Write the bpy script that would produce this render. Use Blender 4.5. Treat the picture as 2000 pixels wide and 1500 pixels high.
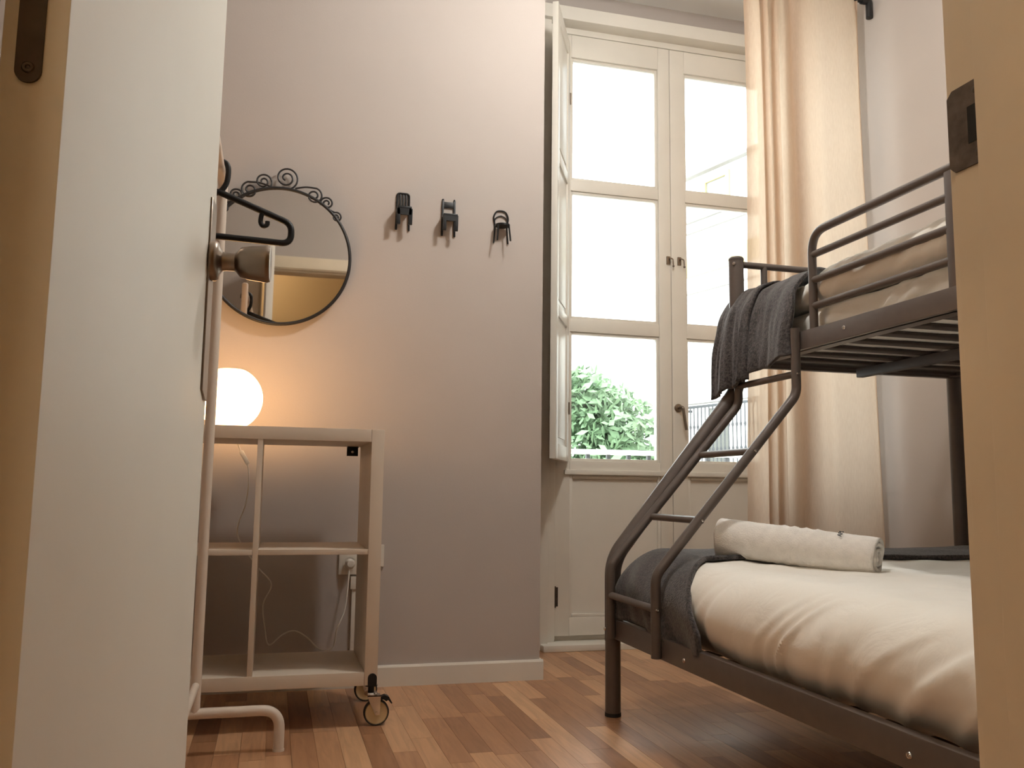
import bpy, bmesh, math, random
from mathutils import Vector, Matrix, noise

for o in list(bpy.data.objects):
    bpy.data.objects.remove(o)
SC = bpy.context.scene
COL = SC.collection
random.seed(7)
R = math.radians

# ------------------------------------------------------------------ camera
CAM_H = 0.745
YAW, PITCH, ROLL, FPX = R(15.0046), R(6.9149), R(-0.7326), 1713.66
cd = bpy.data.cameras.new('camera'); cam = bpy.data.objects.new('camera', cd); COL.objects.link(cam)
cd.sensor_fit = 'HORIZONTAL'; cd.sensor_width = 36.0; cd.lens = FPX / 2000 * 36.0
cd.clip_start = 0.02; cd.clip_end = 200
_f = Vector((math.sin(YAW) * math.cos(PITCH), math.cos(YAW) * math.cos(PITCH), math.sin(PITCH)))
_r = Vector((math.cos(YAW), -math.sin(YAW), 0)); _d = -_r.cross(_f)
_r2 = math.cos(ROLL) * _r + math.sin(ROLL) * _d; _d2 = -math.sin(ROLL) * _r + math.cos(ROLL) * _d
M = Matrix.Identity(4)
for i in range(3):
    M[i][0] = _r2[i]; M[i][1] = -_d2[i]; M[i][2] = -_f[i]
M[2][3] = CAM_H
cam.matrix_world = M
SC.camera = cam

# ------------------------------------------------------------------ light and exposure
SKY = 6.0
CEIL_LAMP = 140.0
HALL_LAMP = 60.0
TABLE_LAMP = 13.0
SC.view_settings.view_transform = 'Standard'
SC.view_settings.look = 'None'
SC.view_settings.gamma = 1.0
SC.view_settings.use_curve_mapping = False
SC.view_settings.exposure = 0.45
w = bpy.data.worlds.new('overcast_sky'); SC.world = w; w.use_nodes = True
bg = w.node_tree.nodes['Background']; bg.inputs[0].default_value = (0.93, 0.98, 1.0, 1); bg.inputs[1].default_value = SKY
pl = bpy.data.lights.new('window_portal', 'AREA'); pl.shape = 'RECTANGLE'; pl.size = 1.35; pl.size_y = 2.3
pl.cycles.is_portal = True
po = bpy.data.objects.new('window_portal', pl); COL.objects.link(po)
po.location = (1.95, 4.30, 1.95); po.rotation_euler = (R(-90), 0, 0)   # faces into the room
SC.cycles.use_denoising = True
SC.cycles.max_bounces = 6
SC.cycles.diffuse_bounces = 4
SC.cycles.use_adaptive_sampling = True
SC.cycles.adaptive_threshold = 0.1
SC.cycles.transparent_max_bounces = 8
SC.cycles.sample_clamp_indirect = 6.0

# ------------------------------------------------------------------ materials
def lin(c):
    return tuple((x / 12.92 if x <= 0.04045 else ((x + 0.055) / 1.055) ** 2.4) for x in (v / 255 for v in c)) + (1,)
class NT:
    def __init__(self, name):
        self.m = bpy.data.materials.new(name); self.m.use_nodes = True
        self.t = self.m.node_tree; self.n = self.t.nodes
        self.b = self.n['Principled BSDF']; self.out = self.n['Material Output']
    def add(self, typ, **kw):
        n = self.n.new(typ)
        for k, v in kw.items():
            if k in n.inputs.keys(): n.inputs[k].default_value = v
            else: setattr(n, k, v)
        return n
    def link(self, a, ao, b, bi):
        self.t.links.new(a.outputs[ao], b.inputs[bi])
def mat(name, rgb, rough=0.5, metal=0.0, var=0.0, vscale=3.0, bump=0.0, bscale=200.0, stretch=(1, 1, 1), spec=0.5, rgb2=None, coat=0.0):
    t = NT(name); b = t.b
    b.inputs['Base Color'].default_value = lin(rgb); b.inputs['Roughness'].default_value = rough
    b.inputs['Metallic'].default_value = metal; b.inputs['Specular IOR Level'].default_value = spec
    b.inputs['Coat Weight'].default_value = coat
    tc = t.add('ShaderNodeTexCoord'); mp = t.add('ShaderNodeMapping'); mp.inputs['Scale'].default_value = stretch
    t.link(tc, 'Object', mp, 'Vector')
    if var or rgb2:
        nz = t.add('ShaderNodeTexNoise', Scale=vscale, Detail=4.0); t.link(mp, 'Vector', nz, 'Vector')
        rp = t.add('ShaderNodeValToRGB'); c = rgb2 or tuple(max(0, v * (1 - var)) for v in rgb)
        rp.color_ramp.elements[0].position = 0.3; rp.color_ramp.elements[1].position = 0.7
        rp.color_ramp.elements[0].color = lin(c); rp.color_ramp.elements[1].color = lin(rgb)
        t.link(nz, 'Fac', rp, 'Fac'); t.link(rp, 'Color', b, 'Base Color')
    if bump:
        nb = t.add('ShaderNodeTexNoise', Scale=bscale, Detail=3.0); t.link(mp, 'Vector', nb, 'Vector')
        bp = t.add('ShaderNodeBump', Strength=bump, Distance=0.002); t.link(nb, 'Fac', bp, 'Height'); t.link(bp, 'Normal', b, 'Normal')
    return t.m
def emit(name, rgb, strength):
    t = NT(name); t.n.remove(t.b); e = t.add('ShaderNodeEmission'); e.inputs[0].default_value = tuple(rgb) + (1,); e.inputs[1].default_value = strength
    t.link(e, 0, t.out, 'Surface'); return t.m

WALL = mat('mauve_grey_paint', (190, 180, 172), 0.85, var=0.03, vscale=1.5, bump=0.12, bscale=160)
CEILM = mat('ceiling_paint', (246, 245, 242), 0.9, bump=0.08, bscale=120)
HALLM = mat('ochre_hall_paint', (188, 164, 124), 0.85, bump=0.1, bscale=140)
WHITE = mat('white_gloss_paint', (232, 226, 214), 0.38, var=0.03, vscale=4, bump=0.03, bscale=60)
FRAMEW = mat('cream_door_frame_paint', (230, 214, 188), 0.45, var=0.05, vscale=6, bump=0.05, bscale=70)
DOORM = mat('white_door_paint', (236, 232, 220), 0.5, var=0.02, vscale=3, bump=0.05, bscale=180)
SHELFM = mat('white_laminate', (222, 208, 190), 0.45, var=0.02, vscale=5)
RACKM = mat('white_powder_coat', (226, 212, 196), 0.4)
BEDM = mat('taupe_powder_coated_steel', (96, 86, 80), 0.38, var=0.06, vscale=30, bump=0.03, bscale=400)
SLATM = mat('dull_dark_slat_steel', (78, 69, 64), 0.62, spec=0.3)
BLACKI = mat('black_wrought_iron', (32, 30, 30), 0.45, bump=0.1, bscale=300)
BLACKP = mat('black_plastic', (24, 24, 25), 0.42, spec=0.35)
CHROME = mat('chrome', (205, 200, 195), 0.15, 1.0)
NICKEL = mat('satin_nickel', (148, 134, 120), 0.3, 1.0, var=0.15, vscale=8, bump=0.04, bscale=120)
BRONZE = mat('dull_dark_hinge_steel', (92, 82, 72), 0.5, 0.7, var=0.2, vscale=40)
STRIKE = mat('worn_strike_plate_steel', (112, 98, 88), 0.5, 0.7, var=0.3, vscale=60, bump=0.08, bscale=120)
DARKH = mat('dark_recess', (18, 18, 16), 0.8)
WHEELM = mat('cream_wheel_nylon', (206, 180, 136), 0.45)
RUBBER = mat('dark_rubber', (34, 31, 30), 0.6)
PLUGW = mat('white_plastic', (226, 220, 208), 0.35)
TOWEL = mat('white_terry_cloth', (240, 235, 228), 0.95, bump=1.0, bscale=260, var=0.05, vscale=40)
STITCH = mat('dark_embroidery_thread', (44, 50, 52), 0.8)
STONE = mat('pale_facade_render', (242, 240, 234), 0.9, var=0.04, vscale=1.2)
OCHRE = mat('ochre_facade_band', (172, 160, 112), 0.9)
GREYST = mat('grey_facade_moulding', (120, 118, 116), 0.9)
WINDK = mat('facade_window_glass', (116, 116, 112), 0.2)
IRON = mat('balcony_ironwork', (58, 60, 64), 0.6)
BALW = mat('balcony_white_paint', (236, 236, 230), 0.6)
BARK = mat('tree_bark', (110, 92, 74), 0.9, bump=0.4, bscale=30)
LEAF = mat('pale_green_leaves', (120, 142, 112), 0.7, rgb2=(102, 130, 94), vscale=2.0)
STREET = mat('street_paving', (226, 222, 214), 0.9, var=0.08, vscale=0.6)
MATTR = mat('cream_mattress_ticking', (196, 180, 160), 0.9, var=0.06, vscale=10, bump=0.2, bscale=200)

def fabric_white():
    t = NT('white_cotton_duvet'); b = t.b
    b.inputs['Base Color'].default_value = lin((243, 239, 230)); b.inputs['Roughness'].default_value = 0.8
    b.inputs['Sheen Weight'].default_value = 0.15; b.inputs['Specular IOR Level'].default_value = 0.25
    tc = t.add('ShaderNodeTexCoord'); nz = t.add('ShaderNodeTexNoise', Scale=9.0, Detail=5.0, Distortion=0.8)
    t.link(tc, 'Object', nz, 'Vector'); bp = t.add('ShaderNodeBump', Strength=0.22, Distance=0.02); t.link(nz, 'Fac', bp, 'Height')
    t.link(bp, 'Normal', b, 'Normal'); return t.m
DUVET = fabric_white()
def knit():
    t = NT('charcoal_knit_throw'); b = t.b; b.inputs['Roughness'].default_value = 0.95; b.inputs['Specular IOR Level'].default_value = 0.15
    b.inputs['Sheen Weight'].default_value = 0.25; b.inputs['Sheen Roughness'].default_value = 0.6
    tc = t.add('ShaderNodeTexCoord'); nz = t.add('ShaderNodeTexNoise', Scale=120.0, Detail=3.0); t.link(tc, 'Object', nz, 'Vector')
    rp = t.add('ShaderNodeValToRGB'); rp.color_ramp.elements[0].color = lin((36, 33, 34)); rp.color_ramp.elements[1].color = lin((80, 73, 71))
    rp.color_ramp.elements[0].position = 0.35; rp.color_ramp.elements[1].position = 0.68
    t.link(nz, 'Fac', rp, 'Fac'); t.link(rp, 'Color', b, 'Base Color')
    wv = t.add('ShaderNodeTexNoise', Scale=210.0, Detail=2.0)
    t.link(tc, 'Object', wv, 'Vector'); bp = t.add('ShaderNodeBump', Strength=0.6, Distance=0.004); t.link(wv, 'Fac', bp, 'Height'); t.link(bp, 'Normal', b, 'Normal')
    return t.m
KNIT = knit()
def curtain_mat():
    t = NT('sheer_linen_curtain'); b = t.b; t.n.remove(b)
    tc = t.add('ShaderNodeTexCoord'); mp = t.add('ShaderNodeMapping'); mp.inputs['Scale'].default_value = (260, 260, 30); t.link(tc, 'Object', mp, 'Vector')
    nz = t.add('ShaderNodeTexNoise', Scale=1.0, Detail=2.0); t.link(mp, 'Vector', nz, 'Vector')
    rp = t.add('ShaderNodeValToRGB'); rp.color_ramp.elements[0].color = lin((218, 196, 174)); rp.color_ramp.elements[1].color = lin((236, 217, 197))
    t.link(nz, 'Fac', rp, 'Fac')
    df = t.add('ShaderNodeBsdfDiffuse'); tr = t.add('ShaderNodeBsdfTranslucent'); tp = t.add('ShaderNodeBsdfTransparent')
    tp.inputs[0].default_value = (1, 0.9, 0.78, 1)
    t.link(rp, 'Color', df, 'Color'); t.link(rp, 'Color', tr, 'Color')
    m1 = t.add('ShaderNodeMixShader'); m1.inputs[0].default_value = 0.68; t.link(df, 0, m1, 1); t.link(tr, 0, m1, 2)
    m2 = t.add('ShaderNodeMixShader'); m2.inputs[0].default_value = 0.05; t.link(m1, 0, m2, 1); t.link(tp, 0, m2, 2)
    t.link(m2, 0, t.out, 'Surface'); return t.m
CURTAIN = curtain_mat()
def glass_mat():
    t = NT('window_glass'); t.n.remove(t.b)
    tp = t.add('ShaderNodeBsdfTransparent'); tp.inputs[0].default_value = (0.96, 0.98, 0.97, 1); gl = t.add('ShaderNodeBsdfGlossy'); gl.inputs['Roughness'].default_value = 0.02
    fr = t.add('ShaderNodeFresnel', IOR=1.45); mx = t.add('ShaderNodeMixShader'); t.link(fr, 0, mx, 0); t.link(tp, 0, mx, 1); t.link(gl, 0, mx, 2)
    t.link(mx, 0, t.out, 'Surface'); return t.m
GLASS = glass_mat()
MIRROR = mat('mirror_silver', (214, 210, 206), 0.02, 1.0)
def wood(name, per_island):
    t = NT(name); b = t.b; b.inputs['Roughness'].default_value = 0.34
    tc = t.add('ShaderNodeTexCoord')
    if per_island:
        g = t.add('ShaderNodeNewGeometry'); rnd = (g, 'Random Per Island')
    else:
        g = t.add('ShaderNodeObjectInfo'); rnd = (g, 'Random')
    ml = t.add('ShaderNodeMath', operation='MULTIPLY'); ml.inputs[1].default_value = 37.0; t.link(rnd[0], rnd[1], ml, 0)
    cb = t.add('ShaderNodeCombineXYZ'); t.link(ml, 0, cb, 0); t.link(ml, 0, cb, 2)
    ad = t.add('ShaderNodeVectorMath', operation='ADD'); t.link(tc, 'Object', ad, 0); t.link(cb, 0, ad, 1)
    mp = t.add('ShaderNodeMapping'); mp.inputs['Scale'].default_value = (26, 2.2, 1); t.link(ad, 0, mp, 'Vector')
    nz = t.add('ShaderNodeTexNoise', Scale=1.6, Detail=6.0, Distortion=1.2); t.link(mp, 'Vector', nz, 'Vector')
    r1 = t.add('ShaderNodeValToRGB'); e = r1.color_ramp.elements
    e[0].position = 0; e[0].color = lin((152, 110, 80)); e[1].position = 1; e[1].color = lin((214, 172, 132))
    k = e.new(0.35); k.color = lin((178, 132, 97)); k = e.new(0.7); k.color = lin((197, 151, 113))
    t.link(rnd[0], rnd[1], r1, 'Fac')
    r2 = t.add('ShaderNodeValToRGB'); r2.color_ramp.elements[0].color = (0.72, 0.68, 0.64, 1); r2.color_ramp.elements[1].color = (1.08, 1.06, 1.03, 1)
    r2.color_ramp.elements[0].position = 0.28; r2.color_ramp.elements[1].position = 0.62; t.link(nz, 'Fac', r2, 'Fac')
    mx = t.add('ShaderNodeMix', data_type='RGBA', blend_type='MULTIPLY'); mx.inputs[0].default_value = 0.75
    t.t.links.new(r1.outputs[0], mx.inputs[6]); t.t.links.new(r2.outputs[0], mx.inputs[7]); t.t.links.new(mx.outputs[2], b.inputs['Base Color'])
    bp = t.add('ShaderNodeBump', Strength=0.08, Distance=0.002); t.link(nz, 'Fac', bp, 'Height'); t.link(bp, 'Normal', b, 'Normal')
    return t.m
PLANKM = wood('oak_strip_laminate', False); FIELDM = wood('oak_strip_laminate_field', True)

# ------------------------------------------------------------------ geometry helpers
ORG = {}
def V(*a): return Vector(a)
def new(): return bmesh.new()
def box(bm, lo, hi, bev=0.0, seg=2):
    lo = Vector(lo); hi = Vector(hi)
    r = bmesh.ops.create_cube(bm, size=1.0)
    for v in r['verts']:
        v.co = Vector(((lo[i] + hi[i]) / 2 + v.co[i] * (hi[i] - lo[i]) for i in range(3)))
    if bev:
        ed = list({e for v in r['verts'] for e in v.link_edges})
        bmesh.ops.bevel(bm, geom=ed, offset=bev, segments=seg, affect='EDGES', profile=0.6)
    return bm
def obox(bm, org, ux, uy, uz, lo, hi, bev=0.0):
    """box in a local frame (org + axes)"""
    t = new(); box(t, lo, hi, bev)
    for v in t.verts:
        c = v.co.copy(); v.co = org + ux * c.x + uy * c.y + uz * c.z
    if ux.cross(uy).dot(uz) < 0: bmesh.ops.reverse_faces(t, faces=t.faces)
    merge(bm, t); return bm
def merge(bm, t):
    me = bpy.data.meshes.new('_t'); t.to_mesh(me); t.free(); bm.from_mesh(me); bpy.data.meshes.remove(me)
def fillet(pts, rad, n=7):
    pts = [Vector(p) for p in pts]; out = [pts[0]]
    for i in range(1, len(pts) - 1):
        p = pts[i]; a = (pts[i - 1] - p); b = (pts[i + 1] - p); la, lb = a.length, b.length
        a.normalize(); b.normalize(); ang = a.angle(b)
        if ang > 3.12: out.append(p); continue
        d = min(rad / math.tan(ang / 2), la * 0.49, lb * 0.49); s = p + a * d; e = p + b * d
        for k in range(n + 1):
            u = k / n; out.append(s * (1 - u) ** 2 + p * 2 * u * (1 - u) + e * u * u)
    out.append(pts[-1]); return out
def spline(pts, n=8, closed=False):
    P = [Vector(p) for p in pts]; out = []; N = len(P)
    rng = N if closed else N - 1
    for i in range(rng):
        if closed: a, b, c, d = P[(i - 1) % N], P[i], P[(i + 1) % N], P[(i + 2) % N]
        else: a, b, c, d = P[max(i - 1, 0)], P[i], P[i + 1], P[min(i + 2, N - 1)]
        for k in range(n):
            u = k / n
            out.append(0.5 * ((2 * b) + (c - a) * u + (2 * a - 5 * b + 4 * c - d) * u * u + (3 * b - a - 3 * c + d) * u ** 3))
    if not closed: out.append(P[-1])
    return out
def tube(bm, pts, r, seg=12, closed=False, caps=True, rs=None, flat=1.0):
    pts = [Vector(p) for p in pts]; n = len(pts)
    tang = []
    for i in range(n):
        a = pts[(i - 1) % n] if (closed or i > 0) else pts[i]; b = pts[(i + 1) % n] if (closed or i < n - 1) else pts[i]
        tang.append((b - a).normalized())
    up = Vector((0, 0, 1)) if abs(tang[0].z) < 0.9 else Vector((1, 0, 0))
    nrm = (up - tang[0] * up.dot(tang[0])).normalized(); rings = []
    for i in range(n):
        if i:
            q = tang[i - 1].rotation_difference(tang[i]); nrm = q @ nrm; nrm = (nrm - tang[i] * nrm.dot(tang[i])).normalized()
        bn = tang[i].cross(nrm); rr = rs[i] if rs else r
        rings.append([bm.verts.new(pts[i] + (nrm * math.cos(2 * math.pi * k / seg) + bn * flat * math.sin(2 * math.pi * k / seg)) * rr) for k in range(seg)])
    for i in range(n if closed else n - 1):
        A, B = rings[i], rings[(i + 1) % n]
        for k in range(seg): bm.faces.new((A[k], A[(k + 1) % seg], B[(k + 1) % seg], B[k]))
    if caps and not closed:
        bm.faces.new(rings[0][::-1]); bm.faces.new(rings[-1])
    return bm
def cyl(bm, p0, p1, r, seg=16): return tube(bm, [p0, p1], r, seg)
def lathe(bm, prof, org, axis=(0, 0, 1), seg=28):
    org = Vector(org); ax = Vector(axis).normalized(); u = ax.orthogonal().normalized(); v = ax.cross(u); rings = []
    for (r, h) in prof:
        if r < 1e-6: rings.append([bm.verts.new(org + ax * h)])
        else: rings.append([bm.verts.new(org + ax * h + (u * math.cos(2 * math.pi * k / seg) + v * math.sin(2 * math.pi * k / seg)) * r) for k in range(seg)])
    for A, B in zip(rings, rings[1:]):
        if len(A) == 1 and len(B) == 1: continue
        for k in range(seg):
            if len(A) == 1: bm.faces.new((A[0], B[(k + 1) % seg], B[k])) if False else bm.faces.new((A[0], B[k], B[(k + 1) % seg]))
            elif len(B) == 1: bm.faces.new((A[k], A[(k + 1) % seg], B[0]))
            else: bm.faces.new((A[k], A[(k + 1) % seg], B[(k + 1) % seg], B[k]))
    return bm
def prism(bm, poly, axis_vec, origin=(0, 0, 0)):
    """poly: list of 3D points, extruded by axis_vec"""
    a = [bm.verts.new(Vector(p)) for p in poly]; b = [bm.verts.new(Vector(p) + Vector(axis_vec)) for p in poly]; n = len(poly)
    bm.faces.new(a); bm.faces.new(b[::-1])
    for i in range(n): bm.faces.new((a[i], b[i], b[(i + 1) % n], a[(i + 1) % n]))
    return bm
def rbox(lo, hi, r, h=0.03, disp=None):
    """puffy rounded box on a regular surface grid"""
    lo = Vector(lo); hi = Vector(hi); n = [max(4, int((hi[i] - lo[i]) / h)) for i in range(3)]
    bm = new(); vs = {}
    def vert(i, j, k):
        key = (i, j, k)
        if key not in vs:
            p = Vector((lo.x + (hi.x - lo.x) * i / n[0], lo.y + (hi.y - lo.y) * j / n[1], lo.z + (hi.z - lo.z) * k / n[2]))
            q = Vector([min(max(p[a], lo[a] + min(r, (hi[a] - lo[a]) / 2)), hi[a] - min(r, (hi[a] - lo[a]) / 2)) for a in range(3)])
            d = p - q
            if d.length > 1e-9:
                nn = d.normalized(); rr = Vector([min(r, (hi[a] - lo[a]) / 2) for a in range(3)])
                p = q + Vector([nn[a] * rr[a] for a in range(3)])
            else: nn = Vector((0, 0, 1))
            if disp: p = disp(p, nn)
            vs[key] = bm.verts.new(p)
        return vs[key]
    for ax in range(3):
        a, b = (ax + 1) % 3, (ax + 2) % 3
        for side in (0, n[ax]):
            for i in range(n[a]):
                for j in range(n[b]):
                    q = []
                    for (di, dj) in ((0, 0), (1, 0), (1, 1), (0, 1)):
                        idx = [0, 0, 0]; idx[ax] = side; idx[a] = i + di; idx[b] = j + dj; q.append(vert(*idx))
                    if side == 0: q = q[::-1]
                    bm.faces.new(q)
    return bm
def finish(me, smooth):
    if smooth:
        for p in me.polygons: p.use_smooth = True
        me.set_sharp_from_angle(angle=R(38))
def obj(name, bm, m, parent=None, smooth=True, recalc=True):
    if recalc: bmesh.ops.recalc_face_normals(bm, faces=bm.faces)
    if parent is not None: org = ORG[parent]
    else:
        xs = [v.co for v in bm.verts]
        org = Vector(((min(v.x for v in xs) + max(v.x for v in xs)) / 2, (min(v.y for v in xs) + max(v.y for v in xs)) / 2, min(v.z for v in xs)))
    bmesh.ops.translate(bm, verts=bm.verts, vec=-org)
    me = bpy.data.meshes.new(name); bm.to_mesh(me); bm.free(); me.materials.append(m); finish(me, smooth)
    o = bpy.data.objects.new(name, me); COL.objects.link(o); ORG[o] = org
    if parent is not None: o.parent = parent
    else: o.location = org
    return o
def thing(name, label, cat, loc, group=None, kind=None):
    o = bpy.data.objects.new(name, None); COL.objects.link(o); o.location = loc; o.empty_display_size = 0.05; ORG[o] = Vector(loc)
    tag(o, label, cat, group, kind); return o
def tag(o, label=None, cat=None, group=None, kind=None):
    if label: o['label'] = label
    if cat: o['category'] = cat
    if group: o['group'] = group
    if kind: o['kind'] = kind
    return o
def struct(name, bm, m, label=None, parent=None, smooth=False):
    o = obj(name, bm, m, parent, smooth)
    if parent is None: tag(o, label, None, None, 'structure')
    return o
def solid(o, t, off=0.0, sub=0):
    if sub:
        s = o.modifiers.new('sub', 'SUBSURF'); s.levels = sub; s.render_levels = sub
    md = o.modifiers.new('thick', 'SOLIDIFY'); md.thickness = t; md.offset = off
def nz(x, y=0.0, z=0.0): return noise.noise(Vector((x, y, z)))

# ------------------------------------------------------------------ room shell
WB = 3.455      # plane of the mirror wall
XR = 2.76       # right wall
WY = 4.128      # window plane
CZ = 3.352
struct('wall_back', box(new(), (-1.62, WB, -0.02), (1.054, 4.36, 3.5)), WALL, 'mauve grey wall with the round mirror and hooks')
struct('wall_right', box(new(), (XR, 0.50, -0.02), (XR + 0.2, 4.36, 3.5)), WALL, 'mauve grey side wall behind the bunk bed')
struct('wall_left', box(new(), (-1.62, 0.64, -0.02), (-1.5, WB, 3.5)), WALL, 'mauve grey side wall behind the open door')
b = new(); box(b, (1.054, 4.12, -0.02), (1.262, 4.36, 3.5)); box(b, (2.648, 4.12, -0.02), (XR, 4.36, 3.5)); box(b, (1.262, 4.12, 3.199), (2.648, 4.36, 3.5))
struct('wall_window', b, WALL, 'mauve grey wall around the tall window')
OX0, OX1, OZ = -0.222, 0.600, 2.262   # door opening between the jamb faces
b = new(); box(b, (-1.62, 0.50, -0.02), (OX0 - 0.03, 0.64, 3.5)); box(b, (OX1 + 0.03, 0.50, -0.02), (XR, 0.64, 3.5)); box(b, (OX0 - 0.03, 0.50, OZ + 0.03), (OX1 + 0.03, 0.64, 3.5))
struct('wall_front', b, WALL, 'mauve grey wall around the doorway')
struct('ceiling', box(new(), (-1.62, 0.50, CZ), (XR + 0.2, 4.36, 3.5)), CEILM, 'white ceiling over the room')
# hall behind the camera
struct('wall_hall', box(new(), (-1.9, -1.25, -0.02), (1.9, -1.13, 2.95)), HALLM, 'ochre wall of the hall outside the doorway')
b = new(); box(b, (-2.0, -1.25, -0.02), (-1.9, 0.50, 2.95)); box(b, (1.9, -1.25, -0.02), (2.0, 0.50, 2.95))
struct('wall_hall_end', b, HALLM, 'ochre end walls of the hall')
struct('wall_hall_inner', box(box(box(new(), (-1.9, 0.485, -0.02), (OX0 - 0.03, 0.4995, 2.95)), (OX1 + 0.03, 0.485, -0.02), (1.9, 0.4995, 2.95)), (OX0 - 0.03, 0.485, OZ + 0.03), (OX1 + 0.03, 0.4995, 2.95)), HALLM, 'ochre hall side of the doorway wall')
struct('ceiling_hall', box(new(), (-2.0, -1.25, 2.95), (2.0, 0.499, 3.05)), CEILM, 'white ceiling of the hall')
# baseboards
BBP = [(0, 0), (0.013, 0), (0.013, 0.070), (0.009, 0.078), (0, 0.078)]
b = new(); prism(b, [(-1.5, WB - d, z) for d, z in BBP], (1.5 + 1.054 + 0.013, 0, 0)); prism(b, [(1.054 + d, WB - 0.001, z) for d, z in BBP], (0, 0.66, 0))
struct('baseboard_back', b, WHITE, 'white baseboard under the mirror wall')
b = new(); prism(b, [(XR - d, 0.64, z) for d, z in BBP], (0, 3.48, 0)); struct('baseboard_right', b, WHITE, 'white baseboard behind the bed')
# floor
floor = struct('floor', box(new(), (-2.0, -1.25, -0.06), (XR + 0.2, 4.36, -0.0065)), FIELDM, 'oak strip laminate floor')
SW, GAP = 0.070, 0.0004
PX0, PX1, PY0, PY1 = -0.55, 2.0, 2.05, 4.1
lens = [0.32, 0.40, 0.48, 0.56, 0.64]; pm = []
for L in lens:
    t = new(); box(t, (GAP, GAP, 0), (SW - GAP, L - GAP, 0.0065)); 
    me = bpy.data.meshes.new('plank'); t.to_mesh(me); t.free(); me.materials.append(PLANKM); pm.append(me)
fld = new(); nx0 = int(math.floor((-2.0 - PX0) / SW)); nx1 = int(math.ceil((XR - PX0) / SW)); npl = 0
for i in range(nx0, nx1):
    x = PX0 + i * SW; y = -1.25 - random.random() * 0.3
    while y < 4.12:
        k = random.randrange(5); L = lens[k]
        inside = PX0 - 1e-6 <= x < PX1 and y + L > PY0 and y < 4.14
        if y + L > 4.30: L = 4.30 - y
        if x + SW > -1.95 and x < XR and (y > 0.45 or x < 1.9):
            if inside and npl < 300 and L == lens[k]:
                o = bpy.data.objects.new('plank', pm[k]); COL.objects.link(o); o.parent = floor
                o.location = Vector((x, y, -0.0065)) - ORG[floor]; npl += 1
            else: box(fld, (x + GAP, y + GAP, -0.0065), (x + SW - GAP, y + L - GAP, 0))
        y += lens[k]
f2 = obj('plank_field', fld, FIELDM, floor, smooth=False); f2['kind'] = 'stuff'

# ------------------------------------------------------------------ door frame and door
tr = new()
# right jamb: rebate, stop
box(tr, (OX1, 0.50, 0), (OX1 + 0.03, 0.655, OZ + 0.03), 0.002); box(tr, (OX1 - 0.011, 0.50, 0), (OX1 + 0.001, 0.6155, OZ), 0.002)
box(tr, (OX0 - 0.03, 0.50, 0), (OX0, 0.655, OZ + 0.03), 0.002); box(tr, (OX0 - 0.001, 0.50, 0), (OX0 + 0.011, 0.6155, OZ), 0.002)
box(tr, (OX0, 0.50, OZ), (OX1, 0.655, OZ + 0.03), 0.002); box(tr, (OX0, 0.50, OZ - 0.011), (OX1, 0.6155, OZ + 0.001), 0.002)
jamb = struct('trim_1', tr, FRAMEW, 'cream painted door jamb at the doorway', smooth=True)
c = new()
for y0, y1 in ((0.640, 0.668), (0.468, 0.4995)):
    for (x0, x1) in ((OX1 + 0.006, OX1 + 0.088), (OX0 - 0.088, OX0 - 0.006)):
        box(c, (x0, y0, 0), (x1, y1, OZ + 0.09), 0.004)
    box(c, (OX0 - 0.006, y0, OZ + 0.006), (OX1 + 0.006, y1, OZ + 0.09), 0.004)
struct('trim_2', c, FRAMEW, 'cream painted casing around the doorway', smooth=True)
# strike plate on the right jamb
sp = thing('strike_plate', 'worn dark steel strike plate on the right door jamb', 'strike plate', (OX1, 0.636, 1.045))
b = new(); z0, z1 = 1.043, 1.122; ya, yb = 0.6165, 0.6585
prism(b, [(OX1 - 0.0016, ya, z0), (OX1 - 0.0016, 0.652, z0), (OX1 - 0.0016, yb, z0 + 0.006), (OX1 - 0.0016, yb, z1 - 0.006), (OX1 - 0.0016, 0.652, z1), (OX1 - 0.0016, ya, z1)], (0.0016, 0, 0))
obj('plate', b, STRIKE, sp, False)
b = new(); box(b, (OX1 - 0.0022, 0.6175, 1.064), (OX1 - 0.0015, 0.634, 1.099), 0.0003); obj('latch_hole', b, DARKH, sp, False)
for z in (1.053, 1.112):
    b = new(); lathe(b, [(0, 0.0012), (0.002, 0.001), (0.0036, 0.0002), (0.0036, 0)], (OX1 - 0.0016, 0.624, z), (-1, 0, 0), 14); obj('screw', b, BRONZE, sp)
# door leaf, open about ninety degrees into the room
H = Vector((-0.1500, 0.633, 0)); U = Vector((0.059, 0.998, 0)).normalized(); N = Vector((U.y, -U.x, 0)); Z = Vector((0, 0, 1)); DW = 0.76
door = thing('door_1', 'white panel door standing open on the left', None, H + N * -0.02, kind='structure')
b = new(); obox(b, H, U, N, Z, (0, -0.042, 0.008), (DW, 0, 2.245), 0.0015); obj('leaf', b, DOORM, door)
kz, ku = 1.080, 0.722
b = new(); P = []
for (u, z) in ((ku - 0.021, 0.884), (ku + 0.012, 0.872), (ku + 0.030, 0.872), (ku + 0.030, 1.172), (ku - 0.021, 1.172)):
    P.append(H + U * u + Z * z + N * 0.0)
prism(b, P, N * 0.003); bmesh.ops.bevel(b, geom=list(b.edges), offset=0.0008, segments=1, affect='EDGES'); obj('backplate', b, NICKEL, door)
b = new(); lathe(b, [(0, 0), (0.030, 0), (0.030, 0.006), (0.027, 0.010), (0.020, 0.012), (0.0145, 0.016), (0.0135, 0.022), (0.0135, 0.034), (0.0165, 0.037), (0.0225, 0.042), (0.0255, 0.055), (0.0282, 0.078), (0.0282, 0.081), (0.0265, 0.085), (0.0245, 0.0856), (0, 0.0846)], H + U * ku + Z * kz + N * 0.003, N, 40)
obj('knob', b, NICKEL, door)
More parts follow.
